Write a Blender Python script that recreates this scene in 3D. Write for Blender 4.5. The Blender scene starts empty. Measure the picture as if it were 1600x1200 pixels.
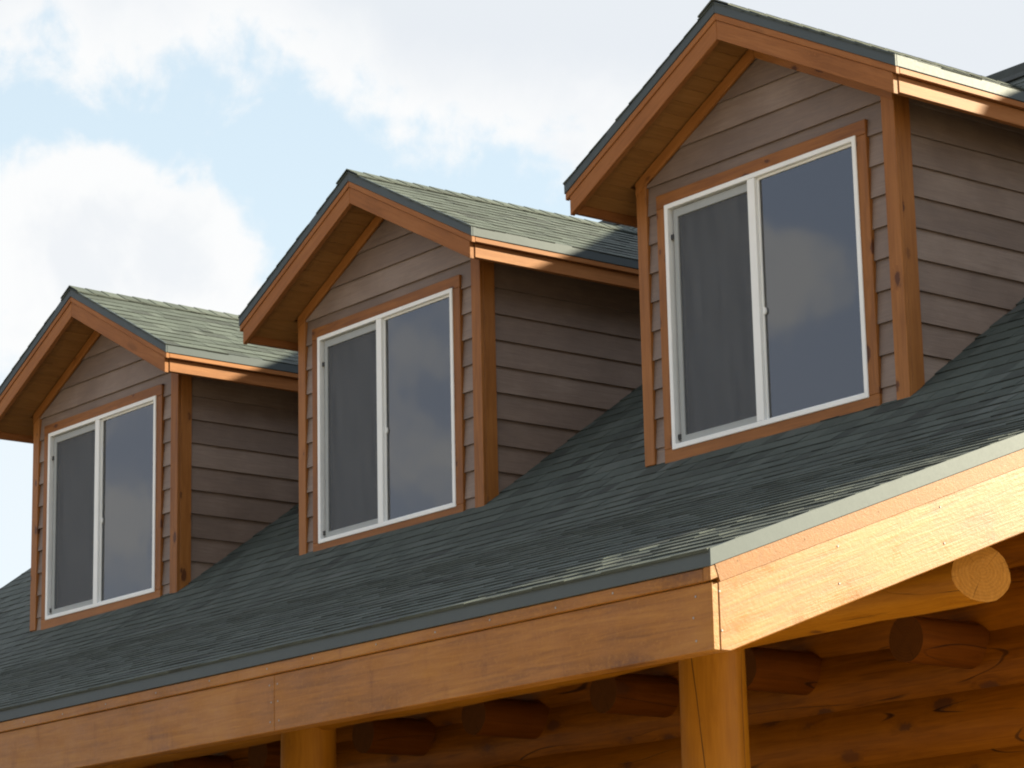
import bpy, bmesh, math, random
from mathutils import Vector, Matrix, Euler, noise as mnoise

S = bpy.context.scene
COL = S.collection
R = math.radians

# ------------------------------------------------------------------ camera
GZ = 5.85                       # height of the dormer reference level above the ground
cam_d = bpy.data.cameras.new('camera')
cam_d.sensor_fit = 'HORIZONTAL'; cam_d.sensor_width = 36.0
cam_d.lens = 36.0 * 4394.42 / 1600
cam_d.clip_start = 0.1; cam_d.clip_end = 2000
cam = bpy.data.objects.new('camera', cam_d); COL.objects.link(cam)
CAM_POS = Vector((15.1486, -10.8932, -4.2576 + GZ))
CAM_ROT = Euler((1.80655, 0.021026, 0.906335), 'XYZ')
cam.location = CAM_POS; cam.rotation_euler = CAM_ROT
S.camera = cam

# ------------------------------------------------------------------ world, sun, exposure
SUN = Vector((0.45, 1.0, 0.49)).normalized()
sun_el = math.asin(SUN.z); sun_az = math.atan2(SUN.x, SUN.y)

class NT:
    """small wrapper for node trees"""
    def __init__(s, nt): s.nt = nt; s.n = nt.nodes; s.l = nt.links
    def node(s, typ, **kw):
        nd = s.n.new(typ)
        for k, v in kw.items(): setattr(nd, k, v)
        return nd
    def put(s, sock, v):
        if isinstance(v, bpy.types.NodeSocket): s.l.new(v, sock)
        elif v is not None: sock.default_value = v
    def math(s, op, a, b=None, c=None, clamp=False):
        nd = s.node('ShaderNodeMath', operation=op, use_clamp=clamp)
        s.put(nd.inputs[0], a); s.put(nd.inputs[1], b); s.put(nd.inputs[2], c)
        return nd.outputs[0]
    def vmath(s, op, a, b=None):
        nd = s.node('ShaderNodeVectorMath', operation=op)
        s.put(nd.inputs[0], a); s.put(nd.inputs[1], b)
        return nd.outputs[0]
    def noise(s, vec, scale, detail=4, rough=0.55, dist=0.0, out='Fac'):
        nd = s.node('ShaderNodeTexNoise')
        s.put(nd.inputs['Vector'], vec); nd.inputs['Scale'].default_value = scale
        nd.inputs['Detail'].default_value = detail; nd.inputs['Roughness'].default_value = rough
        nd.inputs['Distortion'].default_value = dist
        return nd.outputs[out]
    def step(s, v, a, b, lo=0.0, hi=1.0):
        nd = s.node('ShaderNodeMapRange', interpolation_type='SMOOTHSTEP')
        s.put(nd.inputs['Value'], v); nd.inputs['From Min'].default_value = a; nd.inputs['From Max'].default_value = b
        nd.inputs['To Min'].default_value = lo; nd.inputs['To Max'].default_value = hi
        return nd.outputs['Result']
    def mix(s, f, a, b, blend='MIX'):
        nd = s.node('ShaderNodeMix', data_type='RGBA', blend_type=blend)
        s.put(nd.inputs[0], f)
        s.put(nd.inputs[6], a if isinstance(a, bpy.types.NodeSocket) else (*a, 1) if a is not None else None)
        s.put(nd.inputs[7], b if isinstance(b, bpy.types.NodeSocket) else (*b, 1) if b is not None else None)
        return nd.outputs[2]
    def ramp(s, f, stops):
        nd = s.node('ShaderNodeValToRGB'); e = nd.color_ramp.elements
        while len(e) < len(stops): e.new(0.5)
        for el, (p, c) in zip(e, stops): el.position = p; el.color = (*c, 1)
        s.put(nd.inputs[0], f); return nd.outputs[0]
    def comb(s, x, y, z):
        nd = s.node('ShaderNodeCombineXYZ')
        s.put(nd.inputs[0], x); s.put(nd.inputs[1], y); s.put(nd.inputs[2], z); return nd.outputs[0]
    def sep(s, v):
        nd = s.node('ShaderNodeSeparateXYZ'); s.put(nd.inputs[0], v); return nd.outputs

W = bpy.data.worlds.new('World'); S.world = W; W.use_nodes = True
w = NT(W.node_tree); w.n.clear()
sky = w.node('ShaderNodeTexSky', sky_type='NISHITA', sun_disc=False)
sky.sun_elevation = sun_el; sky.sun_rotation = sun_az
sky.altitude = 1500; sky.air_density = 1.0; sky.dust_density = 1.2; sky.ozone_density = 1.5
tc = w.node('ShaderNodeTexCoord')
d = tc.outputs['Generated']
dx, dy, dz = w.sep(d)
az = w.math('MULTIPLY', w.math('ARCTAN2', dx, dy), 180 / math.pi)
el = w.math('MULTIPLY', w.math('ARCSINE', dz), 180 / math.pi)
# the great cloud bank overhead: its lower edge follows a curve of azimuth
edge = w.node('ShaderNodeFloatCurve')
def eu(a): return (a + 80) / 55.0        # azimuth -80..-25 -> 0..1
def ev(e): return (e - 10) / 15.0        # elevation 10..25 -> 0..1
pts = [(-80, 19.2), (-66, 19.6), (-62.4, 19.9), (-59.5, 19.75), (-57.2, 20.15), (-55.3, 19.5), (-53.2, 18.6),
       (-50.2, 18.0), (-46, 17.0), (-40, 16.2), (-25, 17.5)]
cv = edge.mapping.curves[0]
cv.points[0].location = (eu(pts[0][0]), ev(pts[0][1])); cv.points[1].location = (eu(pts[-1][0]), ev(pts[-1][1]))
for a, e in pts[1:-1]: cv.points.new(eu(a), ev(e))
edge.mapping.update()
w.put(edge.inputs['Value'], w.math('DIVIDE', w.math('ADD', az, 80), 55.0, clamp=True))
edge_el = w.math('MULTIPLY_ADD', edge.outputs[0], 15.0, 10.0)
bank = w.math('MULTIPLY', w.math('SUBTRACT', el, edge_el), 0.42)
# openings in the bank well above the frame
gaps = w.noise(d, 2.2, 3, 0.5)
bank = w.math('SUBTRACT', bank, w.math('MULTIPLY', w.step(el, 24, 34), w.math('MULTIPLY', w.step(gaps, 0.45, 0.62), 14.0)))
bank = w.math('MINIMUM', bank, 1.6)
def puff(a0, e0, ra, re, k):
    p = w.math('POWER', w.math('DIVIDE', w.math('SUBTRACT', az, a0), ra), 2)
    q = w.math('POWER', w.math('DIVIDE', w.math('SUBTRACT', el, e0), re), 2)
    return w.math('MULTIPLY', w.math('SUBTRACT', 1.0, w.math('SQRT', w.math('ADD', p, q))), k)
bias = bank
for pf in ((-60.9, 16.3, 2.7, 2.25, 2.6), (-58.9, 15.9, 2.1, 2.0, 2.4), (-63.6, 15.3, 2.2, 1.7, 2.2), (-57.0, 14.7, 2.4, 0.95, 1.2),
           (-61.5, 14.5, 4.5, 1.0, 1.2), (-70.5, 14.5, 4.5, 2.6, 2.0), (-86, 13, 9, 4.0, 2.0), (-30, 11, 7, 2.6, 2.0),
           (-133.6, 15.5, 2.6, 1.2, 2.0), (-130.6, 14.9, 1.6, 0.7, 1.1), (-125.4, 14.0, 2.2, 0.6, 0.25), (-127.6, 12.3, 1.6, 0.6, 0.12),
           (-120.6, 12.6, 1.4, 0.7, 0.2), (-119.0, 10.8, 2.2, 0.6, 0.1), (-155, 13, 10, 4, 2.0), (120, 14, 16, 4, 2.0), (70, 13, 12, 3, 2.0)):
    bias = w.math('MAXIMUM', bias, puff(*pf))
n1 = w.noise(d, 30, 8, 0.60, 0.2)
n2 = w.noise(d, 120, 5, 0.6, 0.2)
field = w.math('ADD', bias, w.math('MULTIPLY_ADD', n1, 2.35, -1.175))
field = w.math('ADD', field, w.math('MULTIPLY_ADD', n2, 0.6, -0.3))
mask = w.step(field, -0.30, 0.46)
# grey undersides: deep in the bank, and in soft patches of the heaped clouds
shade_n = w.noise(d, 17, 7, 0.6, 0.3)
deep = w.step(w.math('ADD', w.math('SUBTRACT', el, edge_el), w.math('MULTIPLY_ADD', shade_n, 3.0, -1.5)), 0.2, 2.6)
heap = w.math('MULTIPLY', w.step(w.math('ADD', w.math('MULTIPLY', field, 0.5), w.math('MULTIPLY_ADD', shade_n, 3.6, -1.8)), 0.35, 1.4), 0.6)
thick = w.math('MAXIMUM', deep, heap)
cloud = w.mix(thick, (4.72, 4.76, 4.78), (3.95, 4.15, 4.38))
# pale veil low over the horizon
sunward = w.node('ShaderNodeVectorMath', operation='DOT_PRODUCT')
w.put(sunward.inputs[0], d); sunward.inputs[1].default_value = SUN
veil = w.math('MULTIPLY', w.step(el, 38, 10, 0.45, 0.88), w.step(sunward.outputs['Value'], -0.75, 0.25, 0.95, 1.0))
clear = w.mix(1.0, sky.outputs[0], (1.2, 1.2, 1.1), 'MULTIPLY')
veil_col = w.mix(w.step(sunward.outputs['Value'], -0.55, 0.1), (3.05, 3.28, 3.92), (3.85, 4.5, 4.82))
veil_col = w.mix(w.step(el, 17.0, 12.0), veil_col, w.mix(w.step(sunward.outputs['Value'], -0.55, 0.1), (3.15, 3.25, 3.75), (4.4, 4.68, 4.8)))
clear = w.mix(veil, clear, veil_col)
final = w.mix(mask, clear, cloud)
bg = w.node('ShaderNodeBackground'); w.put(bg.inputs['Color'], final); bg.inputs['Strength'].default_value = 0.05
wo = w.node('ShaderNodeOutputWorld'); w.l.new(bg.outputs[0], wo.inputs['Surface'])

sd = bpy.data.lights.new('sun', 'SUN'); sd.energy = 5.0; sd.angle = R(0.5); sd.color = (1.0, 0.91, 0.64)
so = bpy.data.objects.new('sun', sd); COL.objects.link(so)
so.rotation_euler = SUN.to_track_quat('Z', 'Y').to_euler(); so.location = (10, 20, 25)

S.view_settings.view_transform = 'Standard'; S.view_settings.look = 'None'
S.view_settings.gamma = 1.0; S.view_settings.use_curve_mapping = False
S.view_settings.exposure = 2.05
S.cycles.max_bounces = 8; S.cycles.diffuse_bounces = 4; S.cycles.transparent_max_bounces = 16
S.cycles.pixel_filter_type = 'BLACKMAN_HARRIS'; S.cycles.filter_width = 2.0

# ------------------------------------------------------------------ materials
def new_mat(name):
    m = bpy.data.materials.new(name); m.use_nodes = True
    t = NT(m.node_tree); t.n.clear()
    b = t.node('ShaderNodeBsdfPrincipled'); o = t.node('ShaderNodeOutputMaterial')
    t.l.new(b.outputs[0], o.inputs['Surface'])
    return m, t, b
def rand_coord(t, amount=40.0):
    tc = t.node('ShaderNodeTexCoord'); oi = t.node('ShaderNodeObjectInfo')
    r = t.math('MULTIPLY', oi.outputs['Random'], amount)
    return t.vmath('ADD', tc.outputs['Object'], t.comb(r, t.math('MULTIPLY', r, 3.7), t.math('MULTIPLY', r, 7.3))), oi.outputs['Random']
def bump(t, b, h, dist, strength=0.5):
    nd = t.node('ShaderNodeBump'); nd.inputs['Strength'].default_value = strength; nd.inputs['Distance'].default_value = dist
    t.put(nd.inputs['Height'], h); t.l.new(nd.outputs[0], b.inputs['Normal'])

def wood(name, dark, mid, light, rough=0.5, knots=1.0, knot_scale=(2.2, 5.5), checks=0.0, var=0.5, spec=0.5, kcol=(0.08, 0.03, 0.012), kr=(0.20, 0.09), saw=0.0):
    m, t, b = new_mat(name)
    c, rnd = rand_coord(t)
    x, y, z = t.sep(c)
    # knots first, so the grain can bend round them
    kv = t.comb(t.math('MULTIPLY', x, knot_scale[0]), t.math('MULTIPLY', y, knot_scale[1]), t.math('MULTIPLY', z, knot_scale[1]))
    vo = t.node('ShaderNodeTexVoronoi'); t.put(vo.inputs['Vector'], kv); vo.inputs['Scale'].default_value = 1.0
    kd = t.math('ADD', vo.outputs['Distance'], t.math('MULTIPLY_ADD', t.noise(c, 45, 2), 0.16, -0.08))
    gate = t.step(t.sep(vo.outputs['Color'])[0], 0.45, 0.6)
    size = t.math('MULTIPLY_ADD', t.sep(vo.outputs['Color'])[1], 0.7, 0.5)
    kk = t.math('MULTIPLY', t.step(t.math('DIVIDE', kd, size), *kr), gate)
    halo = t.math('MULTIPLY', t.step(t.math('DIVIDE', kd, size), 0.5, 0.1), gate)
    yy = t.math('ADD', y, t.math('MULTIPLY', halo, 0.03))
    g = t.comb(t.math('MULTIPLY', x, 0.9), t.math('MULTIPLY', yy, 16), t.math('MULTIPLY', z, 16))
    grain = t.noise(g, 2.2, 7, 0.62, 0.9)
    fine = t.noise(t.comb(t.math('MULTIPLY', x, 4.0), t.math('MULTIPLY', yy, 90), t.math('MULTIPLY', z, 90)), 2.0, 3, 0.6)
    blot = t.noise(c, 1.7, 4, 0.6)
    f = t.math('ADD', t.math('MULTIPLY', grain, 0.55), t.math('MULTIPLY', blot, 0.35))
    f = t.math('ADD', f, t.math('MULTIPLY', fine, 0.14))
    f = t.math('ADD', f, t.math('MULTIPLY_ADD', rnd, 0.16 * var, -0.08 * var))
    col = t.ramp(f, [(0.30, dark), (0.52, mid), (0.74, light)])
    col = t.mix(t.math('MULTIPLY', halo, 0.35 * knots), col, dark)
    col = t.mix(t.math('MULTIPLY', kk, 0.85 * knots), col, kcol)
    h = t.math('ADD', t.math('MULTIPLY', grain, 0.6), t.math('MULTIPLY', fine, 0.4))
    if saw:                                     # rough-sawn fuzz and blotches on the big fascia boards
        fuzz = t.noise(c, 55, 4, 0.65); spl = t.noise(t.comb(t.math('MULTIPLY', x, 5.0), t.math('MULTIPLY', y, 1.6), z), 1.3, 4, 0.6, 0.4)
        h = t.math('ADD', h, t.math('MULTIPLY', fuzz, 0.55 * saw))
        col = t.mix(t.step(spl, 0.56, 0.76), col, t.mix(1.0, col, (0.72, 0.66, 0.62), 'MULTIPLY'))
        col = t.mix(t.math('MULTIPLY', t.step(fuzz, 0.5, 0.75), 0.4), col, light)
    if checks:
        xs = t.math('MULTIPLY', x, 0.09); ys = t.math('MULTIPLY_ADD', x, -0.13, y)
        cn = t.noise(t.comb(xs, t.math('MULTIPLY', ys, 3.0), t.math('MULTIPLY', z, 3.0)), 1.5, 1, 0.3, 0.0)
        line = t.step(t.math('ABSOLUTE', t.math('SUBTRACT', cn, 0.5)), 0.006, 0.002)
        line = t.math('MULTIPLY', line, t.step(t.noise(c, 1.1, 2), 0.46, 0.54))
        col = t.mix(t.math('MULTIPLY', line, checks), col, (0.02, 0.008, 0.004))
        h = t.math('SUBTRACT', h, t.math('MULTIPLY', line, 3.0))
    t.put(b.inputs['Base Color'], col)
    rg = t.math('MULTIPLY_ADD', blot, 0.10, rough - 0.05)
    if saw: rg = t.math('ADD', rg, t.math('MULTIPLY_ADD', t.noise(t.comb(t.math('MULTIPLY', x, 0.7), y, z), 7, 5, 0.65), 0.5, -0.25))
    t.put(b.inputs['Roughness'], rg)
    b.inputs['Specular IOR Level'].default_value = spec
    bump(t, b, h, 0.004, 0.35)
    return m

M_FASCIA = wood('stained_fascia_wood', (0.12, 0.044, 0.005), (0.24, 0.095, 0.012), (0.33, 0.15, 0.026), 0.45, 0.75, (1.1, 3.2), kr=(0.26, 0.12), saw=1.0, spec=0.3, var=0.2)
M_TRIM = wood('cedar_trim_wood', (0.13, 0.043, 0.009), (0.235, 0.088, 0.019), (0.32, 0.13, 0.034), 0.5, 0.9, (5.0, 10.0), var=1.0, kcol=(0.045, 0.012, 0.006), spec=0.25, kr=(0.26, 0.17))
M_BARGE = wood('cedar_barge_wood', (0.155, 0.056, 0.016), (0.25, 0.096, 0.03), (0.325, 0.14, 0.05), 0.58, 0.35, (2.2, 8.0), spec=0.15)
M_SOFFIT = wood('soffit_wood', (0.18, 0.082, 0.024), (0.27, 0.128, 0.038), (0.34, 0.165, 0.054), 0.55, 0.4, (2.5, 9.0), var=0.6, spec=0.2)
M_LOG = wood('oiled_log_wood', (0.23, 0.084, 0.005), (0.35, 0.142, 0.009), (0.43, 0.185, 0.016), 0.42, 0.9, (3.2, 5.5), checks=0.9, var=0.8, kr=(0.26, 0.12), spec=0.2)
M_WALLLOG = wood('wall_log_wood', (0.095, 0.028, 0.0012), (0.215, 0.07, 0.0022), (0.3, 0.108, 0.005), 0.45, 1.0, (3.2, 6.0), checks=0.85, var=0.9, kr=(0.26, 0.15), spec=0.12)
M_JOIST = wood('joist_log_wood', (0.06, 0.017, 0.0015), (0.12, 0.034, 0.0025), (0.17, 0.052, 0.005), 0.5, 0.9, (3.0, 4.5), checks=0.8, kr=(0.26, 0.12), spec=0.12)
M_CEIL = wood('ceiling_board_wood', (0.11, 0.038, 0.005), (0.17, 0.062, 0.009), (0.22, 0.085, 0.014), 0.5, 0.8, (2.0, 6.0), var=1.2, spec=0.2)
M_DECK = wood('deck_board_wood', (0.24, 0.15, 0.08), (0.36, 0.24, 0.14), (0.45, 0.32, 0.2), 0.6, 0.6)

def end_grain(name, a, bcol):
    m, t, b = new_mat(name)
    tc = t.node('ShaderNodeTexCoord'); x, y, z = t.sep(tc.outputs['Object'])
    r = t.math('SQRT', t.math('ADD', t.math('POWER', y, 2), t.math('POWER', z, 2)))
    r = t.math('ADD', r, t.math('MULTIPLY', t.noise(tc.outputs['Object'], 9, 3), 0.02))
    rings = t.math('SINE', t.math('MULTIPLY', r, 420))
    an = t.math('ARCTAN2', y, z)
    chk = t.step(t.noise(t.comb(t.math('MULTIPLY', t.math('SINE', an), 4), t.math('MULTIPLY', t.math('COSINE', an), 4), t.math('MULTIPLY', r, 2)), 2.2, 4, 0.6), 0.62, 0.70)
    f = t.math('ADD', t.math('MULTIPLY_ADD', rings, 0.14, 0.3), t.math('MULTIPLY', t.noise(tc.outputs['Object'], 25, 5), 0.6))
    col = t.mix(f, a, bcol)
    col = t.mix(t.math('MULTIPLY', chk, 0.6), col, (a[0] * .3, a[1] * .3, a[2] * .3))
    t.put(b.inputs['Base Color'], col); b.inputs['Roughness'].default_value = 0.75; b.inputs['Specular IOR Level'].default_value = 0.1
    bump(t, b, t.noise(tc.outputs['Object'], 60, 4), 0.002, 0.3)
    return m
M_END = end_grain('log_end_grain', (0.25, 0.105, 0.016), (0.45, 0.20, 0.034))
M_ENDDARK = end_grain('joist_end_grain', (0.055, 0.019, 0.003), (0.11, 0.038, 0.006))

def siding():
    m, t, b = new_mat('painted_lap_siding')
    c, rnd = rand_coord(t)
    x, y, z = t.sep(c)
    g = t.noise(t.comb(t.math('MULTIPLY', x, 1.6), t.math('MULTIPLY', y, 26), t.math('MULTIPLY', z, 26)), 2.2, 7, 0.65, 1.2)
    bl = t.noise(c, 2.6, 4, 0.6)
    f = t.math('ADD', t.math('MULTIPLY', g, 0.5), t.math('MULTIPLY', bl, 0.5))
    f = t.math('ADD', f, t.math('MULTIPLY_ADD', rnd, 0.22, -0.11))
    col = t.ramp(f, [(0.34, (0.126, 0.088, 0.069)), (0.52, (0.172, 0.122, 0.097)), (0.70, (0.228, 0.172, 0.141))])
    t.put(b.inputs['Base Color'], col)
    t.put(b.inputs['Roughness'], t.math('MULTIPLY_ADD', g, 0.3, 0.38))
    bump(t, b, g, 0.004, 0.55)
    return m
M_SIDING = siding()

def metal(name, col, rough, met=0.0, spec=0.4):
    m, t, b = new_mat(name)
    tc = t.node('ShaderNodeTexCoord')
    n = t.noise(tc.outputs['Object'], 3.0, 5, 0.6)
    n2 = t.noise(tc.outputs['Object'], 60.0, 3, 0.6)
    c = t.mix(n, tuple(v * .88 for v in col), tuple(v * 1.14 for v in col))
    t.put(b.inputs['Base Color'], c)
    t.put(b.inputs['Roughness'], t.math('MULTIPLY_ADD', n2, 0.2, rough - 0.1))
    b.inputs['Metallic'].default_value = met
    b.inputs['Specular IOR Level'].default_value = spec
    bump(t, b, n, 0.01, 0.12)
    return m
M_DRIP = metal('slate_green_drip_metal', (0.060, 0.076, 0.088), 0.5, spec=0.16)
M_WHITE = metal('white_vinyl', (0.74, 0.76, 0.77), 0.4)
M_GREYVINYL = metal('grey_screen_frame', (0.29, 0.31, 0.315), 0.45)
M_DARK = metal('dark_clip_plastic', (0.03, 0.03, 0.032), 0.5)
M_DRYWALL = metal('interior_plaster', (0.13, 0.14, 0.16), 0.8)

def shingle():
    m, t, b = new_mat('asphalt_shingle')
    tc = t.node('ShaderNodeTexCoord'); oi = t.node('ShaderNodeObjectInfo')
    at = t.node('ShaderNodeAttribute', attribute_name='tint', attribute_type='GEOMETRY')
    c = tc.outputs['Object']
    gran = t.noise(c, 260, 3, 0.7)
    mott = t.noise(c, 4.5, 5, 0.62)
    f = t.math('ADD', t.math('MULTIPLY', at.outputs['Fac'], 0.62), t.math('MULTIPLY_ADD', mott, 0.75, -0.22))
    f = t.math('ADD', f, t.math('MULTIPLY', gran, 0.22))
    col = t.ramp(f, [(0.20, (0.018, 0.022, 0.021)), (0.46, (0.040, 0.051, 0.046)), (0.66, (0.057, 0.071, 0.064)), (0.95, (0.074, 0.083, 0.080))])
    t.put(b.inputs['Base Color'], col); b.inputs['Roughness'].default_value = 0.78
    b.inputs['Specular IOR Level'].default_value = 0.35
    bump(t, b, gran, 0.003, 0.6)
    return m
M_SHINGLE = shingle()

def glass():
    m = bpy.data.materials.new('window_glass'); m.use_nodes = True
    t = NT(m.node_tree); t.n.clear()
    tr = t.node('ShaderNodeBsdfTransparent'); tr.inputs[0].default_value = (0.62, 0.68, 0.72, 1)
    gl = t.node('ShaderNodeBsdfGlossy'); gl.inputs['Roughness'].default_value = 0.035
    tc = t.node('ShaderNodeTexCoord')
    nd = t.node('ShaderNodeBump'); nd.inputs['Strength'].default_value = 0.08; nd.inputs['Distance'].default_value = 0.02
    t.put(nd.inputs['Height'], t.noise(tc.outputs['Object'], 1.6, 2)); t.l.new(nd.outputs[0], gl.inputs['Normal'])
    fr = t.node('ShaderNodeFresnel'); fr.inputs['IOR'].default_value = 2.35
    mx = t.node('ShaderNodeMixShader'); t.put(mx.inputs[0], fr.outputs[0])
    t.l.new(tr.outputs[0], mx.inputs[1]); t.l.new(gl.outputs[0], mx.inputs[2])
    o = t.node('ShaderNodeOutputMaterial'); t.l.new(mx.outputs[0], o.inputs['Surface'])
    return m
M_GLASS = glass()
def screen():
    m = bpy.data.materials.new('insect_screen'); m.use_nodes = True
    t = NT(m.node_tree); t.n.clear()
    tr = t.node('ShaderNodeBsdfTransparent'); df = t.node('ShaderNodeBsdfPrincipled')
    tc = t.node('ShaderNodeTexCoord'); x, y, z = t.sep(tc.outputs['Object'])
    n = t.noise(t.comb(t.math('MULTIPLY', x, 9), t.math('MULTIPLY', y, 1.2), 0.0), 1.6, 4, 0.6)
    t.put(df.inputs['Base Color'], t.mix(n, (0.036, 0.042, 0.052), (0.105, 0.113, 0.126)))
    df.inputs['Roughness'].default_value = 0.55
    mx = t.node('ShaderNodeMixShader'); t.put(mx.inputs[0], t.math('MULTIPLY_ADD', n, 0.2, 0.52))
    t.l.new(tr.outputs[0], mx.inputs[1]); t.l.new(df.outputs[0], mx.inputs[2])
    o = t.node('ShaderNodeOutputMaterial'); t.l.new(mx.outputs[0], o.inputs['Surface'])
    return m
M_SCREEN = screen()
def dirt():
    m, t, b = new_mat('dry_dirt_ground')
    tc = t.node('ShaderNodeTexCoord'); c = tc.outputs['Object']
    n = t.noise(c, 0.25, 6, 0.6); n2 = t.noise(c, 9, 6, 0.7)
    col = t.mix(t.math('ADD', t.math('MULTIPLY', n, 0.6), t.math('MULTIPLY', n2, 0.4)), (0.27, 0.21, 0.14), (0.46, 0.38, 0.28))
    t.put(b.inputs['Base Color'], col); b.inputs['Roughness'].default_value = 0.95
    bump(t, b, n2, 0.05, 0.5); return m
M_DIRT = dirt()
def concrete():
    m, t, b = new_mat('footing_concrete')
    tc = t.node('ShaderNodeTexCoord'); n = t.noise(tc.outputs['Object'], 8, 6, 0.6)
    t.put(b.inputs['Base Color'], t.mix(n, (0.25, 0.25, 0.24), (0.4, 0.39, 0.37))); b.inputs['Roughness'].default_value = 0.9
    return m
M_CONC = concrete()

# ------------------------------------------------------------------ building helpers
FR = {}                                    # object -> its frame inside the thing it belongs to
I4 = Matrix.Identity(4)
def frame(o, u, n):
    u = Vector(u).normalized(); n = Vector(n).normalized(); v = n.cross(u).normalized(); n = u.cross(v)
    m = Matrix((u, v, n)).transposed().to_4x4(); m.translation = Vector(o); return m
def link(name, me, mat, parent=None, M=I4):
    o = bpy.data.objects.new(name, me); COL.objects.link(o)
    if mat and not me.materials: me.materials.append(mat)
    FR[o] = M
    if parent is not None:
        o.parent = parent; o.matrix_basis = FR.get(parent, I4).inverted() @ M
    else: o.matrix_basis = M
    return o
def thing(name, label, cat, group=None, M=I4):
    o = bpy.data.objects.new(name, None); COL.objects.link(o); o.empty_display_size = 0.3
    o.matrix_basis = M; FR[o] = I4
    o['label'] = label; o['category'] = cat
    if group: o['group'] = group
    return o
def bm_mesh(name, bm, smooth=False):
    bmesh.ops.recalc_face_normals(bm, faces=bm.faces)
    me = bpy.data.meshes.new(name); bm.to_mesh(me); bm.free()
    if smooth:
        for p in me.polygons: p.use_smooth = True
    return me
def add_prism(bm, poly, n0, n1):
    a = [bm.verts.new((u, v, n0)) for u, v in poly]; b = [bm.verts.new((u, v, n1)) for u, v in poly]
    k = len(poly)
    bm.faces.new(a); bm.faces.new(b[::-1])
    for i in range(k): bm.faces.new((a[i], a[(i + 1) % k], b[(i + 1) % k], b[i]))
def board(name, parent, mat, pts, U, N, t, bevel=0.003):
    """a flat piece of wood, metal or siding: outline pts (3-D, coplanar), outer face towards N, thickness t behind it; grain along U"""
    M = frame(pts[0], U, N); Mi = M.inverted()
    poly = [(q.x, q.y) for q in (Mi @ Vector(p) for p in pts)]
    bm = bmesh.new(); add_prism(bm, poly, 0.0, -t)
    if bevel: bmesh.ops.bevel(bm, geom=bm.edges[:], offset=bevel, segments=1, affect='EDGES')
    return link(name, bm_mesh(name, bm), mat, parent, M)
def box(name, parent, mat, lo, hi, bevel=0.0):
    (x0, y0, z0), (x1, y1, z1) = lo, hi
    return board(name, parent, mat, [(x0, y0, z0), (x1, y0, z0), (x1, y0, z1), (x0, y0, z1)], (1, 0, 0), (0, -1, 0), y1 - y0, bevel)
def ring(name, parent, mat, o, i, y0, y1, bevel=0.0):
    """a rectangular frame in the xz plane: outer and inner rectangles (x0,z0,x1,z1), from y0 (front) to y1"""
    bm = bmesh.new()
    def loop(r, y): return [bm.verts.new(p) for p in ((r[0], y, r[1]), (r[2], y, r[1]), (r[2], y, r[3]), (r[0], y, r[3]))]
    of, inf, ob, ib = loop(o, y0), loop(i, y0), loop(o, y1), loop(i, y1)
    for k in range(4):
        j = (k + 1) % 4
        bm.faces.new((of[k], of[j], inf[j], inf[k])); bm.faces.new((ob[j], ob[k], ib[k], ib[j]))
        bm.faces.new((of[j], of[k], ob[k], ob[j])); bm.faces.new((inf[k], inf[j], ib[j], ib[k]))
    if bevel: bmesh.ops.bevel(bm, geom=bm.edges[:], offset=bevel, segments=1, affect='EDGES')
    return link(name, bm_mesh(name, bm), mat, parent)
def log(name, parent, mat, p0, p1, r, seed, wob=0.05, ends=None, seg=22, step=0.22, taper=0.0, ov=0.0, skew=0.0):
    """a peeled log from p0 to p1: uneven girth, slightly crooked, flat sawn ends"""
    p0 = Vector(p0); p1 = Vector(p1); L = (p1 - p0).length; U = (p1 - p0) / L
    N = Vector((0, 0, 1)) if abs(U.z) < 0.9 else Vector((0, -1, 0))
    M = frame(p0, U, N)
    bm = bmesh.new(); rows = []; n = max(2, int(L / step))
    for i in range(n + 1):
        x = L * i / n; ro = []
        cy = 0.014 * mnoise.noise(Vector((x * 0.5, seed * 3.1, 0))); cz = 0.014 * mnoise.noise(Vector((x * 0.5, seed * 3.1, 9)))
        for k in range(seg):
            a = 2 * math.pi * k / seg
            rr = r * (1 - taper * x / L) * (1 + ov * math.cos(2 * a))
            rr *= 1 + wob * mnoise.noise(Vector((x * 1.1, math.cos(a) * 0.9 + seed * 7, math.sin(a) * 0.9))) + 0.4 * wob * mnoise.noise(Vector((x * 3.5, math.cos(a) * 2 + seed * 5, math.sin(a) * 2)))
            ro.append(bm.verts.new((x + (skew * rr * math.cos(a) if i == n else 0), cy + rr * math.cos(a), cz + rr * math.sin(a))))
        rows.append(ro)
    for i in range(n):
        for k in range(seg):
            j = (k + 1) % seg
            f = bm.faces.new((rows[i][k], rows[i][j], rows[i + 1][j], rows[i + 1][k])); f.smooth = True
    for ro in (rows[0][::-1], rows[-1]):
        f = bm.faces.new(ro); f.smooth = False; f.material_index = 1
        for e in f.edges: e.smooth = False
    bmesh.ops.recalc_face_normals(bm, faces=bm.faces)
    me = bpy.data.meshes.new(name); bm.to_mesh(me); bm.free()
    me.materials.append(mat); me.materials.append(ends or M_END)
    return link(name, me, None, parent, M)

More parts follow.
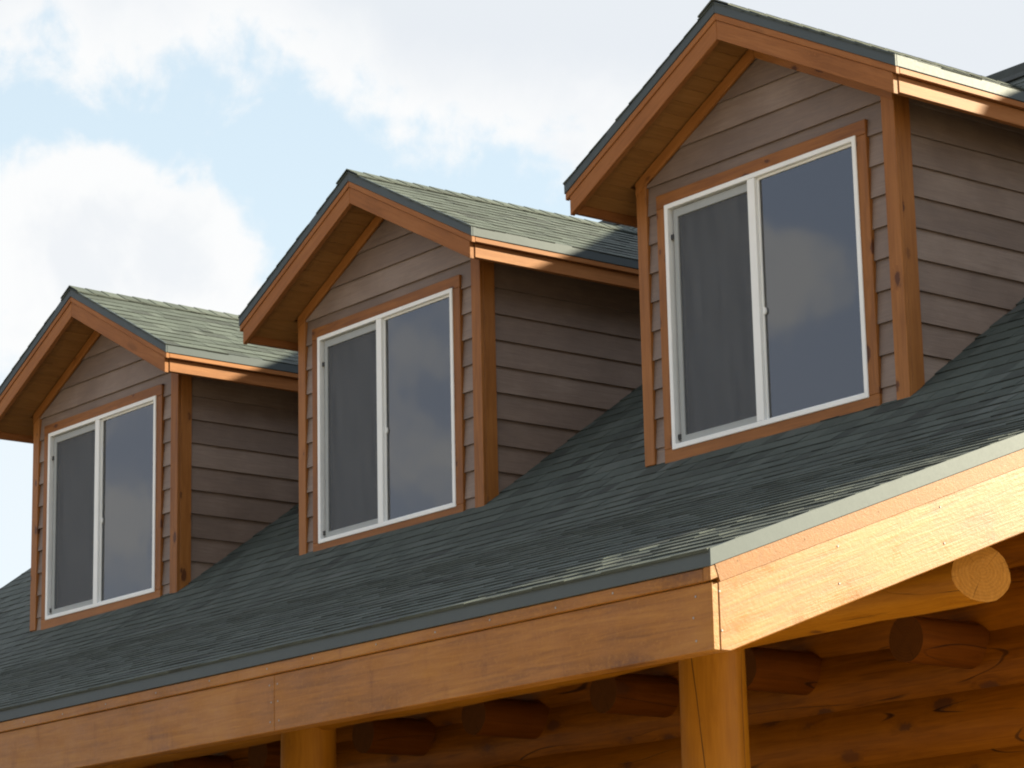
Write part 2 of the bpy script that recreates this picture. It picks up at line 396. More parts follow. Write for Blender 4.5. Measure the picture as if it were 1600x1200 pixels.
def tab_verts(u0, u1, v0, v1, th, tt=0.001):
    """one shingle lying on its roof plane: thick butt at v0, thin head at v1"""
    return [(u0, v0, -0.004), (u1, v0, -0.004), (u1, v0, th), (u0, v0, th), (u0, v1, -0.004), (u1, v1, -0.004), (u1, v1, tt), (u0, v1, tt)]
TAB_F = [(3, 2, 1, 0), (0, 1, 5, 4), (2, 3, 7, 6), (1, 2, 6, 5), (3, 0, 4, 7), (4, 5, 6, 7)]
def tabs_mesh(name, tabs):
    vs, fs, tint = [], [], []
    for vl, tn in tabs:
        b = len(vs); vs += vl
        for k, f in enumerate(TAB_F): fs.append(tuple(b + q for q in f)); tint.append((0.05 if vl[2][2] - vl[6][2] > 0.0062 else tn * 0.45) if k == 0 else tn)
    me = bpy.data.meshes.new(name); me.from_pydata(vs, [], fs); me.update()
    at = me.attributes.new('tint', 'FLOAT', 'FACE'); at.data.foreach_set('value', tint)
    me.materials.append(M_SHINGLE)
    return me
def lay_courses(rng, length_u, v_top, umin=None, umax=None, expo=0.143, v_off=0.0):
    """random-width laminated shingles in courses; yields (u0,u1,v0,v1,th,tint)"""
    out = []; row = 0; v = v_off
    while v < v_top - 0.02:
        a, b = (0.0, length_u) if umin is None else (umin(v), umax(v))
        u = a - rng.uniform(0, 0.2)
        while u < b:
            wd = rng.choice((0.09, 0.12, 0.15, 0.19, 0.23))
            u0, u1 = max(u, a), min(u + wd, b)
            if u1 - u0 > 0.012:
                lam = rng.random() < 0.5
                th = (0.0085 if lam else 0.0056) + rng.uniform(-.0005, .001)
                tint = min(1, max(0, (0.54 if lam else 0.40) + rng.gauss(0, 0.18)))
                out.append((u0 + 0.0012, u1 - 0.0012, v + rng.uniform(-.003, .003), min(v + expo + 0.03, v_top), th, tint))
            u += wd
        v += expo; row += 1
    return out

# how large a point of the scene shows from the camera (only used to choose which shingles become objects)
_ci = (Matrix.Translation(CAM_POS) @ CAM_ROT.to_matrix().to_4x4()).inverted()
def proj(p):
    q = _ci @ Vector(p); return (800 + 4394.4 * q.x / -q.z, 600 - 4394.4 * q.y / -q.z)
def quad_area(ps):
    q = [proj(p) for p in ps]; s = 0
    for i in range(len(q)): s += q[i - 1][0] * q[i][1] - q[i][0] * q[i - 1][1]
    cx = sum(a for a, _ in q) / 4; cy = sum(b for _, b in q) / 4
    return abs(s) / 2 if -5 < cx < 1605 and -5 < cy < 1205 else 0.0

# ------------------------------------------------------------------ ground
bm = bmesh.new()
bmesh.ops.create_grid(bm, x_segments=60, y_segments=60, size=600)
for v in bm.verts:
    rr = math.hypot(v.co.x, v.co.y)
    if rr > 40: v.co.z = 1.2 * mnoise.noise(v.co * 0.02) * min(1, (rr - 40) / 100)
ground = link('ground', bm_mesh('ground', bm, True), M_DIRT); ground['kind'] = 'structure'
ground['label'] = 'bare dry dirt ground around the log house'

# ------------------------------------------------------------------ the log house
TP, TQ = 0.71121, 0.36669           # roof slopes: main, porch
ZC = -0.78198                       # main roof plane at y = 0
YE, ZE = -3.77823, -2.38440         # front eave, top of metal
YK = -0.62982; ZK = ZC + TP * YK    # the kink between both slopes
YR = 6.12; ZR = ZC + TP * YR        # ridge
XL, XR = -7.55, 7.34816             # roof ends
CP, SP = 1 / math.hypot(1, TP), TP / math.hypot(1, TP)
CQ, SQ = 1 / math.hypot(1, TQ), TQ / math.hypot(1, TQ)
BW0, BW1 = 0.75, 0.52               # the two slopes run into each other over this stretch
XM = 7.86                            # the main roof overhangs the porch end
def zroof(y): return ZC + TP * y if y > YK else ZK + TQ * (y - YK)
def zsoft(y):
    a, b = YK - BW0, YK + BW1
    if y <= a or y >= b: return zroof(y)
    h = y - a; k = (TP - TQ) / (b - a)
    return zroof(a) + TQ * h + 0.5 * k * h * h + (zroof(b) - zroof(a) - TQ * (b - a) - 0.5 * k * (b - a) ** 2) * (h / (b - a))

HM = Matrix.Translation((0, 0, GZ))
house = thing('log_house', 'log house with green shingled roof and deep timber porch, seen up at its eave', 'house', None, HM)

# roof decks: front porch slope, front main slope, back slope
SH = 0.014                                      # the decks lie this far under the calibrated roof surface
def slab(name, y0, z0, y1, z1, x0, x1, t, mat):
    U = Vector((1, 0, 0)); V = Vector((0, y1 - y0, z1 - z0)).normalized(); N = U.cross(V)
    o = N * -SH
    return board(name, house, mat, [Vector(p) + o for p in ((x0, y0, z0), (x1, y0, z0), (x1, y1, z1), (x0, y1, z1))], U, N, t, 0)
porch_roof = slab('porch_roof', YE + 0.01, ZE + 0.0037, YK, ZK, XL + 0.01, XR - 0.01, 0.12, M_CEIL)
main_roof = slab('main_roof', YK, ZK, YR, ZR, XL + 0.01, XM - 0.01, 0.16, M_CEIL)
back_roof = slab('back_roof', 2 * YR - YE - 0.5, ZR - TP * (YR - YE - 0.5), YR, ZR, XL + 0.01, XM - 0.01, 0.16, M_SHINGLE)

# shingles of the two front slopes
DORM = [(-3.66158, -0.09620), (0.0, 0.0), (3.84764, -0.08869)]
rng = random.Random(7)
def hidden_under_dormer(x, y):
    for xc, yc in DORM:
        if y > yc + 0.12 and abs(x - xc) < 0.98 and (y < 1.9 or abs(x - xc) < 0.98 * (3.4 - y) / 1.5): return True
    return False
prof = [(YE, zsoft(YE))]
y = YE
while y < YR:
    y = min(y + 0.02, YR); prof.append((y, zsoft(y)))
arc = [0.0]
for p, q in zip(prof, prof[1:]): arc.append(arc[-1] + math.dist(p, q))
def at_arc(v):
    for i in range(len(arc) - 1):
        if arc[i + 1] >= v or i == len(arc) - 2:
            t = (v - arc[i]) / (arc[i + 1] - arc[i]); p, q = prof[i], prof[i + 1]
            return p[0] + t * (q[0] - p[0]), p[1] + t * (q[1] - p[1])
def frame_at(v):
    """frame on the roof: x along the eave, y up the slope, origin a little under the calibrated surface"""
    y0, z0 = at_arc(max(v, 0)); y1, z1 = at_arc(max(v, 0) + 0.15)
    t = Vector((0, y1 - y0, z1 - z0)).normalized(); n = Vector((0, -t.z, t.y))
    return frame(Vector((XL, y0, z0)) - n * 0.006 + t * min(v, 0), (1, 0, 0), n)
cand = []; cache = {}
for (u0, u1, v0, v1, th, tn) in lay_courses(rng, XM - XL, arc[-1], v_off=0.0):
    vb = round(v0 / 0.143) * 0.143 - (0.012 if v0 < 0.02 else 0)
    if vb not in cache: cache[vb] = frame_at(vb)
    F = cache[vb]; dv = v0 - vb if v0 > 0.02 else 0.0
    c = F @ Vector(((u0 + u1) / 2, 0.07, 0))
    part = porch_roof if c.y < YK else main_roof
    if part is porch_roof:
        if u0 > XR - XL - 0.03: continue
        u1 = min(u1, XR - XL - 0.005)
    elif hidden_under_dormer(c.x, c.y): continue
    vl = tab_verts(u0, u1, dv, min(0.173, arc[-1] - vb), th)
    ar = quad_area([HM @ F @ Vector(p) for p in ((u0, 0, th), (u1, 0, th), (u1, 0.143, 0), (u0, 0.143, 0))]) if c.y < 0.6 else 0
    cand.append((ar, F, part, vl, tn))
cand.sort(key=lambda c: -c[0])
for ar, F, part, vl, tn in cand[:300]:
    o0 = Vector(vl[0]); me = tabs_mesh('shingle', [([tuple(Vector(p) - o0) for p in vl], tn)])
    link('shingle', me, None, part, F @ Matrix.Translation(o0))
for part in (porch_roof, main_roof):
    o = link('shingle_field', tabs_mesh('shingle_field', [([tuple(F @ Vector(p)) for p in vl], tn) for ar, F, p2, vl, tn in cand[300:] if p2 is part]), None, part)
    o['kind'] = 'stuff'
# ridge caps of the main roof
caps = []
for i in range(int((XR - XL) / 0.143)):
    x = XL + i * 0.143
    o = board('ridge_cap', main_roof, M_SHINGLE, [(x, YR - 0.14, ZR - 0.14 * TP + 0.022), (x + 0.15, YR - 0.14, ZR - 0.14 * TP + 0.014), (x + 0.15, YR + 0.001, ZR + 0.014), (x, YR + 0.001, ZR + 0.022)], (1, 0, 0), (0, -SP, CP), 0.008, 0) if i > 40 and i < 75 else None

# metal drip edges of the house
DM = 0.0681
def dripx(name, parent, x0, x1, y, z, h=DM):
    return board(name, parent, M_DRIP, [(x0, y, z - h), (x1, y, z - h), (x1, y, z), (x0, y, z)], (1, 0, 0), (0, -1, 0), 0.012, 0.002)
mid = -0.3
dripx('drip_edge', house, XL, mid, YE, ZE); dripx('drip_edge', house, mid + 0.001, XR - 0.001, YE, ZE)
def rake_pts(x, y0, y1, top, h):
    ys = [y0 + (y1 - y0) * i / 24 for i in range(25)] if top == 0 else [y0, y1]
    zt = zsoft if top == 0 else zroof
    return [(x, y0, zroof(y0) - top - h), (x, y1, zroof(y1) - top - h)] + [(x, y, zt(y) - top) for y in reversed(ys)]
for x, xm, N in ((XR, XM, (1, 0, 0)), (XL, XL, (-1, 0, 0))):
    s = N[0]
    board('drip_edge', house, M_DRIP, rake_pts(x, YE - 0.001, YK, 0, DM), (0, CQ, SQ), N, 0.012, 0.002)
    board('drip_edge', house, M_DRIP, rake_pts(xm, YK, YR, 0, DM), (0, CP, SP), N, 0.012, 0.002)
    # rake boards: narrow upper strip standing proud of the deep main board
    p = rake_pts(x - 0.012 * s, YE + 0.006, YK, DM + 0.001, 0.056)
    board('rake_moulding', house, M_FASCIA, p, (0, CQ, SQ), N, 0.04)
    p = rake_pts(xm - 0.012 * s, YK, YR, DM + 0.001, 0.056)
    board('rake_moulding', house, M_FASCIA, p, (0, CP, SP), N, 0.04)
    top, h = DM + 0.058, 0.297
    y0 = YE + 0.0558
    zb0 = ZE - 0.3862 + 0.002
    yb1 = YE + 0.105
    b = [(x - 0.022 * s, y0, zroof(y0) - top), (x - 0.022 * s, y0, zb0), (x - 0.022 * s, yb1, zroof(yb1) - top - h), (x - 0.022 * s, YK, zroof(YK) - top - h), (x - 0.022 * s, YK, zroof(YK) - top)]
    board('rake_board', house, M_FASCIA, b, (0, CQ, SQ), N, 0.05, 0.004)
    b = [(xm - 0.022 * s, YK + .002, zroof(YK) - top), (xm - 0.022 * s, YK + .002, zroof(YK) - top - h), (xm - 0.022 * s, YR, ZR - top - h), (xm - 0.022 * s, YR, ZR - top)]
    board('rake_board', house, M_FASCIA, b, (0, CP, SP), N, 0.05, 0.004)
# eave fascia: narrow strip over deep boards, butted at a joint
def facx(name, x0, x1, y, z1, z0, t=0.085):
    return board(name, house, M_FASCIA, [(x0, y, z0), (x1, y, z0), (x1, y, z1), (x0, y, z1)], (1, 0, 0), (0, -1, 0), t, 0.004)
XJ = 4.32
facx('fascia_strip', XL + 0.06, 1.1, YE + 0.008, ZE - DM - 0.001, ZE - DM - 0.055)
facx('fascia_strip', 1.102, XR - 0.055, YE + 0.008, ZE - DM - 0.001, ZE - DM - 0.055)
facx('fascia_board', XL + 0.024, XJ, YE + 0.02, ZE - DM - 0.056, ZE - 0.3862, 0.035)
facx('fascia_board', XJ + 0.002, XR - 0.0225, YE + 0.02, ZE - DM - 0.056, ZE - 0.3862, 0.035)
facx('fascia_backing', XL + 0.08, XR - 0.075, YE + 0.057, ZE - DM - 0.06, ZE - 0.3845, 0.045)

# galvanised nail heads along the strips
M_NAIL = metal('galvanised_nail', (0.22, 0.22, 0.22), 0.5)
def nails(parent, spots, N):
    bm = bmesh.new(); N = Vector(N)
    a = N.orthogonal().normalized(); b = N.cross(a)
    for p in spots:
        p = Vector(p); r = 0.0048
        vs = [bm.verts.new(p + N * 0.002 + r * (a * math.cos(k * math.pi / 3) + b * math.sin(k * math.pi / 3))) for k in range(6)]
        ws = [bm.verts.new(v.co - N * 0.004) for v in vs]
        bm.faces.new(vs)
        for k in range(6): bm.faces.new((vs[k], ws[k], ws[(k + 1) % 6], vs[(k + 1) % 6]))
    o = link('nail_heads', bm_mesh('nail_heads', bm), M_NAIL, parent); o['kind'] = 'stuff'
rn = random.Random(3); sp = []
x = XL + 0.2
while x < XR - 0.1: sp.append((x, YE + 0.008, ZE - DM - 0.028 + rn.uniform(-.008, .008))); x += rn.uniform(0.35, 0.5)
for x in (XJ - 0.03, XJ + 0.035, XR - 0.12, XL + 0.15, XJ - 3.6):
    for dz in (0.17, 0.25, 0.34): sp.append((x + rn.uniform(-.01, .01), YE + 0.02, ZE - dz))
nails(house, sp, (0, -1, 0))
sp = []; y = YE + 0.15
while y < YK - 0.1: sp.append((XR - 0.012, y, zroof(y) - DM - 0.03 + rn.uniform(-.008, .008))); y += rn.uniform(0.3, 0.5)
for y in (YE + 0.06, YE + 0.7, YE + 1.3, YE + 1.9, YE + 2.6):
    for dz in (0.18, 0.33): sp.append((XR - 0.022, y + rn.uniform(-.02, .02), zroof(y) - dz))
nails(house, sp, (1, 0, 0))

# porch ceiling boards under the porch slope
nb = 17
for i in range(nb):
    a = i / nb; b = (i + 1) / nb
    ya = YE + 0.08 + a * (YK - 0.1 - YE); yb = YE + 0.08 + b * (YK - 0.1 - YE) - 0.008
    off = 0.16
    za, zb = zroof(ya) - off, zroof(yb) - off
    board('ceiling_board', house, M_CEIL, [(XL + 0.08, ya, za), (XR - 0.08, ya, za), (XR - 0.08, yb, zb), (XL + 0.08, yb, zb)][::-1], (1, 0, 0), (0, SQ, -CQ), 0.02, 0.003)

# log walls
YW, RW = -0.195, 0.26
zz = -1.50; k = 0; wall_top = zz + RW
while zz > -5.75:
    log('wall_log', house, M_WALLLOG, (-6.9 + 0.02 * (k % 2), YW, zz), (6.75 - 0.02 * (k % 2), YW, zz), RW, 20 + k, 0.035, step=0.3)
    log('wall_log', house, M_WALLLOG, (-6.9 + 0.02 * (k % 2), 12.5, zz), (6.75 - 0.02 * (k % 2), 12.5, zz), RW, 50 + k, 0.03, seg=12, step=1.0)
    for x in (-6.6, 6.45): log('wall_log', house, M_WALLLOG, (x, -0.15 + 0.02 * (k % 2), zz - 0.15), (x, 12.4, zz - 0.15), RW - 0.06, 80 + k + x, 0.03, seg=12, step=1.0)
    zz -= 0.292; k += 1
for x, n in ((6.5, 1), (-6.65, -1)):            # plain boarded gable ends under the roof
    board('gable_wall', house, M_SIDING, [(x, -0.4, -1.45), (x, YR * 2 + 0.3, -1.45), (x, YR * 2 + 0.3, ZR - TP * (YR + 0.3) - 0.2), (x, YR, ZR - 0.2), (x, -0.4, zroof(-0.4) - 0.2)], (0, 1, 0), (n, 0, 0), 0.1, 0)
# floor joists poking out through the wall
for i in range(-6, 6):
    x = 3.26 + 1.155 * i + random.Random(i).uniform(-.02, .02)
    if -6.3 < x < 6.2:
        log('joist', house, M_JOIST, (x, -0.90, -2.295), (x, -0.2, -2.295), 0.116, 120 + i, 0.04, ends=M_ENDDARK, step=0.1)
# porch header log and posts
log('header_log', house, M_LOG, (-7.2, -1.882, -2.335), (7.0, -1.882, -2.256), 0.185, 3.7, 0.11, step=0.13, skew=0.43, taper=0.33)
for i, x in enumerate((5.262, 1.83, -1.6, -5.03)):
    log('post', house, M_LOG, (x, -1.882, -5.64), (x, -1.882, -2.36), 0.172, 200 + i * 3, 0.03, step=0.25, taper=0.07)
# porch floor
for i in range(22):
    y0 = -3.5 + i * 0.142
    board('floor_board', house, M_DECK, [(-7.2, y0, -5.6), (7.0, y0, -5.6), (7.0, y0 + 0.136, -5.6), (-7.2, y0 + 0.136, -5.6)], (1, 0, 0), (0, 0, 1), 0.04, 0.003)
box('foundation', house, M_CONC, (-6.75, -0.4, -6.1), (6.6, 12.6, -5.62))
box('porch_skirt', house, M_CONC, (-7.1, -3.45, -6.1), (6.9, -0.45, -5.66))

# ------------------------------------------------------------------ dormers
DW = 1.08076; DO = 0.30747; DH = 2.53575; DE = 1.39403; DT = 0.53093        # half width, overhang, ridge height, half eave, roof slope
CD, SD = 1 / math.hypot(1, DT), DT / math.hypot(1, DT)
WX0, WX1, WZ0, WZ1 = -0.01909 - 0.80261, -0.01909 + 0.80261, 0.0563, 1.5563
LAP, LAP0 = 0.1795, 0.095
def ztop(x): return DH - DT * abs(x)
def zm(y): return 0.007 + TP * y                    # main roof in dormer coordinates
def yv(z): return (z - 0.007) / TP
def clip(poly, a, b, c):
    """keep the part of a polygon where a*x + b*y <= c"""
    out = []
    for i in range(len(poly)):
        p, q = poly[i - 1], poly[i]
        dp, dq = a * p[0] + b * p[1] - c, a * q[0] + b * q[1] - c
        if (dp < 0) != (dq < 0):
            s = dp / (dp - dq); out.append((p[0] + s * (q[0] - p[0]), p[1] + s * (q[1] - p[1])))
        if dq <= 0: out.append(q)
    return out
TILT = 0.017 / LAP
def make_dormer(idx, label, M, seed, single):
    rng = random.Random(seed)
    D = thing('dormer', label, 'dormer', 'gabled dormers in a row on the green roof', M)
    # ---- lap siding, front
    for k in range(-1, 15):
        z0 = max(LAP0 + k * LAP, -0.03); z1 = LAP0 + (k + 1) * LAP + 0.012
        if z1 < 0: continue
        runs = [(-DW + 0.02, WX0 - 0.03), (WX1 + 0.03, DW - 0.02)] if z0 < WZ1 + 0.03 and z1 < WZ1 + 0.14 else [(-DW + 0.02, DW - 0.02)]
        if z0 < WZ1 + 0.05 and z1 >= WZ1 + 0.14: runs = [(-DW + 0.02, DW - 0.02)]; 
        for a, b in runs:
            lo = z0
            if b - a > 1 and z0 < WZ1 + 0.06: 
                # board notched round the window head: build as one outline
                poly = [(a, z0), (WX0 - 0.03, z0), (WX0 - 0.03, WZ1 + 0.04), (WX1 + 0.03, WZ1 + 0.04), (WX1 + 0.03, z0), (b, z0), (b, z1), (a, z1)]
            else: poly = [(a, z0), (b, z0), (b, z1), (a, z1)]
            lim = DH - 0.215
            poly = clip(clip(poly, DT, 1, lim), -DT, 1, lim)
            if len(poly) < 3 or max(p[1] for p in poly) - min(p[1] for p in poly) < 0.02: continue
            zb = min(p[1] for p in poly)
            pts = [(x, 0.010 + (z - z0) * TILT, z) for x, z in poly]
            board('siding_board', D, M_SIDING, pts, (1, 0, 0), (0, -1, TILT), 0.011, 0.001)
    # ---- lap siding, cheeks
    for s in (1, -1):
        for k in range(-1, 10):
            z0 = max(LAP0 - 0.015 + k * LAP, -0.03); z1 = LAP0 - 0.015 + (k + 1) * LAP + 0.012
            if z1 < 0: continue
            z1 = min(z1, 1.74)
            poly = [(0.09, z0), (2.7, z0), (2.7, z1), (0.09, z1)]
            poly = clip(poly, TP, -1, 0.03)          # above the main roof
            if len(poly) < 3: continue
            pts = [(s * (DW - 0.010 - (z - z0) * TILT), y, z) for y, z in poly]
            if s < 0: pts = pts[::-1]
            board('siding_board', D, M_SIDING, pts, (0, s, 0), (s, 0, TILT), 0.011, 0.001)
    # ---- wall core behind the siding
    bm = bmesh.new()
    def pan(vs): bm.faces.new([bm.verts.new(v) for v in vs])
    yb = 0.047; xb = DW - 0.047; hz = ztop(DW) - 0.21
    for poly in ([(-xb, -0.05), (WX0 - 0.01, -0.05), (WX0 - 0.01, WZ1 + 0.01), (-xb, WZ1 + 0.01)], [(WX1 + 0.01, -0.05), (xb, -0.05), (xb, WZ1 + 0.01), (WX1 + 0.01, WZ1 + 0.01)],
                 [(-xb, WZ1 + 0.01), (xb, WZ1 + 0.01), (xb, hz), (0, DH - 0.21), (-xb, hz)], [(WX0 - 0.01, -0.05), (WX1 + 0.01, -0.05), (WX1 + 0.01, WZ0 - 0.01), (WX0 - 0.01, WZ0 - 0.01)]):
        for y in (yb, 0.12): pan([(x, y, z) for x, z in poly])
    for s in (1, -1):
        for x in (xb, xb - 0.075): pan([(s * x, yb, -0.05), (s * x, yv(hz), hz - 0.05), (s * x, yv(hz), hz), (s * x, yb, hz)])
    link('wall_core', bm_mesh('wall_core', bm), M_DRYWALL, D)
    # ---- room inside: floor, ceiling and back wall seen through the glass
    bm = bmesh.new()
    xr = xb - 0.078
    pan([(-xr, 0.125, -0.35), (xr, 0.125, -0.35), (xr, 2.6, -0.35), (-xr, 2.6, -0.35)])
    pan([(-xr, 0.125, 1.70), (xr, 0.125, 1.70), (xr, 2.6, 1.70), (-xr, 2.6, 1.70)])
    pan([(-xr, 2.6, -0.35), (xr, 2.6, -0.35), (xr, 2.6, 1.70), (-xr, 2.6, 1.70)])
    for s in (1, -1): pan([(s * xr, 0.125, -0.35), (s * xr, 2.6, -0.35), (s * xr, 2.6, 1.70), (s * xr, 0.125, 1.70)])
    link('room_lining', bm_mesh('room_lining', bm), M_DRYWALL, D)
    # ---- corner boards
    zt = ztop(DW) - 0.205
    board('corner_board', D, M_TRIM, [(DW - 0.10, 0, -0.02), (DW, 0, 0.0), (DW, 0, zt), (DW - 0.10, 0, zt + 0.05)], (0, 0, 1), (0, -1, 0), 0.028)
    board('corner_board', D, M_TRIM, [(DW + 0.0, 0.0285, zm(0.03)-.01), (DW + 0.0, 0.125, zm(0.125) - 0.01), (DW + 0.0, 0.125, zt), (DW + 0.0, 0.0285, zt)], (0, 0, 1), (1, 0, 0), 0.026)
    board('corner_board', D, M_TRIM, [(-DW, 0, -0.0), (-DW + 0.09, 0, -0.0), (-DW + 0.09, 0, zt + 0.05), (-DW, 0, zt)], (0, 0, 1), (0, -1, 0), 0.028)
    board('corner_board', D, M_TRIM, [(-DW, 0.0285, zm(0.03) - 0.01), (-DW, 0.125, zm(0.125) - 0.01), (-DW, 0.125, zt), (-DW, 0.0285, zt)][::-1], (0, 0, 1), (-1, 0, 0), 0.026)
    # ---- window casing
    T = 0.0765
    yc = -0.004
    board('window_casing', D, M_TRIM, [(WX0 - T, yc, WZ1 - 0.01), (WX1 + T, yc, WZ1 - 0.01), (WX1 + T, yc, WZ1 + T), (WX0 - T, yc, WZ1 + T)], (1, 0, 0), (0, -1, 0), 0.03)
    board('window_casing', D, M_TRIM, [(WX0 - T, yc, WZ0 - T), (WX1 + T, yc, WZ0 - T), (WX1 + T, yc, WZ0 + 0.01), (WX0 - T, yc, WZ0 + 0.01)], (1, 0, 0), (0, -1, 0), 0.03)
    for a, b in ((WX0 - T, WX0 + 0.01), (WX1 - 0.01, WX1 + T)):
        board('window_casing', D, M_TRIM, [(a, yc + 0.001, WZ0 + 0.0105), (b, yc + 0.001, WZ0 + 0.0105), (b, yc + 0.001, WZ1 - 0.0105), (a, yc + 0.001, WZ1 - 0.0105)], (0, 0, 1), (0, -1, 0), 0.03)
    # ---- sliding window
    f = 0.030
    win = ring('window', D, M_WHITE, (WX0, WZ0, WX1, WZ1), (WX0 + f, WZ0 + f, WX1 - f, WZ1 - f), -0.012, 0.085, 0.003)
    mx0, mx1 = -0.099, -0.037
    box('meeting_rail', win, M_WHITE, (mx0, -0.010, WZ0 + f), (mx1, 0.06, WZ1 - f), 0.003)
    # right, fixed side
    ring('glazing_bead', win, M_WHITE, (mx1, WZ0 + f, WX1 - f, WZ1 - f), (mx1 + 0.012, WZ0 + f + 0.010, WX1 - f - 0.008, WZ1 - f - 0.014), 0.012, 0.034, 0.002)
    box('pane', win, M_GLASS, (mx1 + 0.012, 0.022, WZ0 + f + 0.01), (WX1 - f - 0.01, 0.0222, WZ1 - f - 0.01))
    bm = bmesh.new(); poly = [(0.012 * math.cos(q * math.pi / 6), 0.022 * math.sin(q * math.pi / 6)) for q in range(12)]
    add_prism(bm, poly, 0.0, -0.012); link('latch', bm_mesh('latch', bm), M_WHITE, win, frame((-0.018, 0.008, 0.727), (1, 0, 0), (0, -1, 0)))
    # left, opening side behind its insect screen
    lx0, lx1 = WX0 + f, mx0
    ring('screen_frame', win, M_GREYVINYL, (lx0 + 0.026, WZ0 + f + 0.002, lx1, WZ1 - f - 0.008), (lx0 + 0.062, WZ0 + f + 0.045, lx1 - 0.002, WZ1 - f - 0.058), 0.014, 0.032, 0.002)
    box('insect_screen', win, M_SCREEN, (lx0 + 0.06, 0.024, WZ0 + f + 0.04), (lx1, 0.0245, WZ1 - f - 0.05))
    ring('sash', win, M_GREYVINYL, (lx0 + 0.001, WZ0 + f + 0.001, lx1, WZ1 - f - 0.001), (lx0 + 0.055, WZ0 + f + 0.04, lx1 - 0.001, WZ1 - f - 0.045), 0.045, 0.07, 0.002)
    box('pane', win, M_GLASS, (lx0 + 0.05, 0.056, WZ0 + f + 0.035), (lx1, 0.0562, WZ1 - f - 0.04))
    for z in (1.352, 0.128): box('clip', win, M_DARK, (lx0 + 0.004, 0.008, z - 0.016), (lx0 + 0.026, 0.02, z + 0.016), 0.002)
    # ---- roof decks
    yend = lambda x: yv(ztop(x)) + 0.12
    roofs = {}
    for s in (1, -1):
        N = (s * SD, 0, CD)
        pts = [(0, -DO + 0.02, DH), (s * (DE - 0.012), -DO + 0.02, ztop(DE - 0.012)), (s * (DE - 0.012), yend(DE), ztop(DE - 0.012)), (0, yend(0), DH)]
        pts = [Vector(p) - Vector(N) * 0.012 for p in pts]
        if s < 0: pts = pts[::-1]
        roofs[s] = board('roof', D, M_SOFFIT, pts, (0, s, 0), N, 0.13, 0)
        # shingles
        F = frame((s * (DE + 0.006), -DO - 0.008 if s > 0 else yend(DE), ztop(DE + 0.006)), (0, s, 0), N) @ Matrix.Translation((0, 0, -0.012))
        sl = DE / CD + 0.004
        def edge_y(v): return yend(DE - v * CD) - 0.02
        if s > 0: um = lambda v: 0.0; ux = lambda v: edge_y(v) + DO
        else: um = lambda v: yend(DE) - edge_y(v); ux = lambda v: yend(DE) + DO + 0.008
        ts = lay_courses(rng, 0, sl, um, ux)
        if s > 0 and single:
            for (u0, u1, v0, v1, th, tn) in ts:
                me = tabs_mesh('shingle', [(tab_verts(0, u1 - u0, 0, v1 - v0, th), tn)])
                link('shingle', me, None, roofs[s], F @ Matrix.Translation((u0, v0, 0)))
        else:
            o = link('shingle_field', tabs_mesh('shingle_field', [(tab_verts(*q[:5]), q[5]) for q in ts]), None, roofs[s], F); o['kind'] = 'stuff'
    # ridge caps
    y = -DO - 0.01; n = 0
    while y < yend(0) - 0.2:
        vs = []
        for yy, up in ((y, 0.0115), (y + 0.17, 0.006)):
            for x, dz in ((-0.13, -0.13 * DT), (0, 0.002), (0.13, -0.13 * DT)):
                for q in (up, up - 0.009): vs.append((x, yy, DH + dz + q))
        fs = [(0, 2, 8, 6), (2, 4, 10, 8), (1, 7, 9, 3), (3, 9, 11, 5), (0, 1, 3, 2), (2, 3, 5, 4), (0, 6, 7, 1), (4, 5, 11, 10), (6, 8, 9, 7), (8, 10, 11, 9)]
        me = bpy.data.meshes.new('ridge_cap'); me.from_pydata(vs, [], fs); me.update()
        tn = min(1, max(0, rng.gauss(0.5, 0.15))); a = me.attributes.new('tint', 'FLOAT', 'FACE'); a.data.foreach_set('value', [tn] * len(fs))
        link('ridge_cap', me, M_SHINGLE, roofs[1]); y += 0.143
    # ---- gable trim: metal edge, shadow strip, barge board, frieze
    def gab(name, mat, s, y, x1, top, h, t, plumb=True, x0=0.0, bev=0.003):
        pts = [(s * x0, y, ztop(x0) - top - h), (s * x1, y, ztop(x1) - top - h), (s * x1, y, ztop(x1) - top), (s * x0, y, ztop(x0) - top)]
        return board(name, D, mat, pts if s > 0 else pts[::-1], (s * CD, 0, -SD), (0, -1, 0), t, bev)
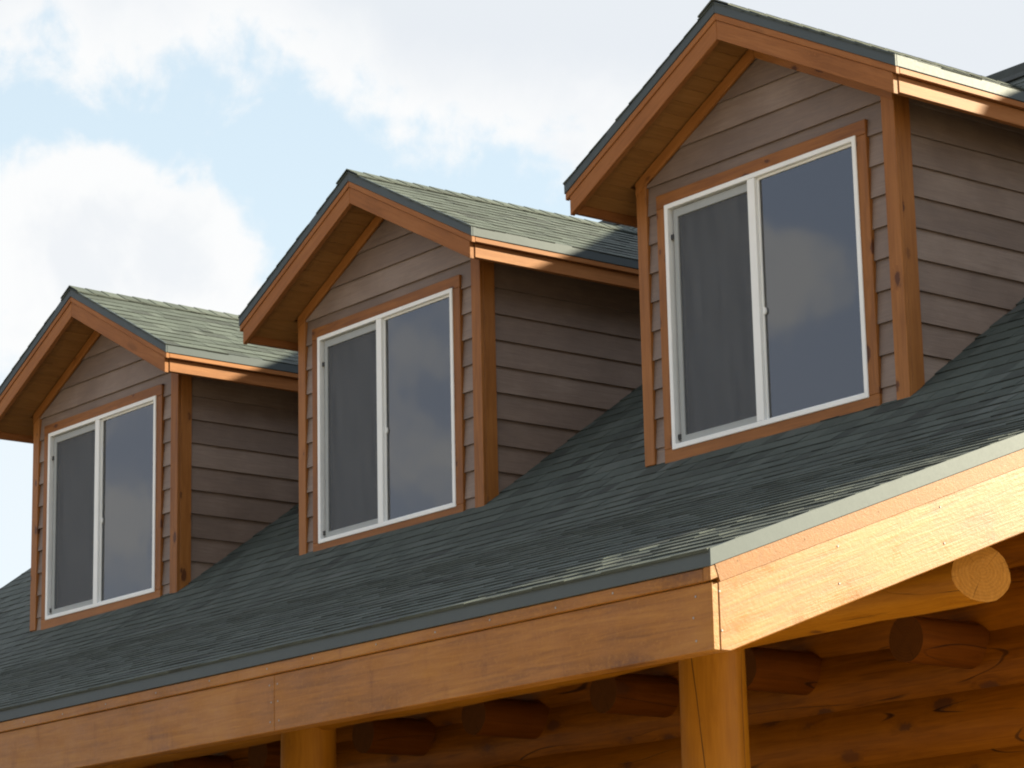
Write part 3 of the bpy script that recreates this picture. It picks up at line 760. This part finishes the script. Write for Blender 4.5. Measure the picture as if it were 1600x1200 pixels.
    for s in (1, -1):
        g = 0.0006
        gab('drip_edge', M_DRIP, s, -DO, DE, 0.004, 0.070, 0.014, x0=g, bev=0.002)
        gab('shadow_strip', M_BARGE, s, -DO + 0.006, DE - 0.004, 0.0745, 0.042, 0.03, x0=g)
        gab('barge_board', M_BARGE, s, -DO + 0.014, DE - 0.036, 0.1168, 0.118, 0.035, x0=g)
        gab('frieze_board', M_TRIM, s, -0.006, DW - 0.002, 0.20, 0.085, 0.022, x0=g)
        # eave edge along the side
        yb_ = yv(ztop(DE)) + 0.05
        def eav(name, mat, x, zt_, zb_, t, y0, bev=0.003):
            pts = [(s * x, y0, zb_), (s * x, yb_, zb_), (s * x, yb_, zt_), (s * x, y0, zt_)]
            return board(name, D, mat, pts if s > 0 else pts[::-1], (0, s, 0), (s, 0, 0), t, bev)
        ze = ztop(DE)
        eav('drip_edge', M_DRIP, DE, ze - 0.004, ze - 0.072, 0.012, -DO + 0.0145, 0.002)
        eav('shadow_strip', M_BARGE, DE - 0.005, ze - 0.0735, ze - 0.108, 0.03, -DO + 0.0365)
        eav('eave_fascia', M_BARGE, DE - 0.034, ze - 0.109, ze - 0.204, 0.035, -DO + 0.0565)
        # soffit boards: front overhang, then the side overhang full length
        nb = 14; xs = [0.02 + (DE - 0.075 - 0.02) * i / nb for i in range(nb + 1)]
        for i in range(nb):
            x0, x1 = xs[i] + 0.0008, xs[i + 1] - 0.0008
            y1 = 0.0 if x0 < DW - 0.03 else yv(ztop(x1)) - 0.1
            off = 0.192
            N = (-s * SD, 0, -CD)
            pts = [(s * x0, -DO + 0.058, ztop(x0) - off), (s * x1, -DO + 0.058, ztop(x1) - off), (s * x1, y1, ztop(x1) - off), (s * x0, y1, ztop(x0) - off)]
            board('soffit_board', D, M_SOFFIT, pts if s < 0 else pts[::-1], (0, 1, 0), N, 0.014, 0.002)
    return D

SPEC = [
    (-3.66158, -0.09620, 0.00556, 0.01605, 1.00868, 'smallest dormer by the sky, its near eave passing behind the middle dormer', 11),
    (0.0, 0.0, -0.01003, 0.00054, 0.98821, 'middle dormer of three, a ridge shadow crossing its lit shingle slope', 23),
    (3.84764, -0.08869, 0.00920, 0.00662, 1.00263, 'largest dormer above the porch corner, window mirroring a white cloud', 37),
]
for i, (xc, yc, dz, ya, g, label, seed) in enumerate(SPEC):
    z0 = -0.78900 + yc * TP + dz
    M = Matrix.Translation((xc, yc, z0 + GZ)) @ Matrix.Rotation(ya, 4, 'Z') @ Matrix.Scale(g, 4)
    make_dormer(i, label, M, seed, i < 2)
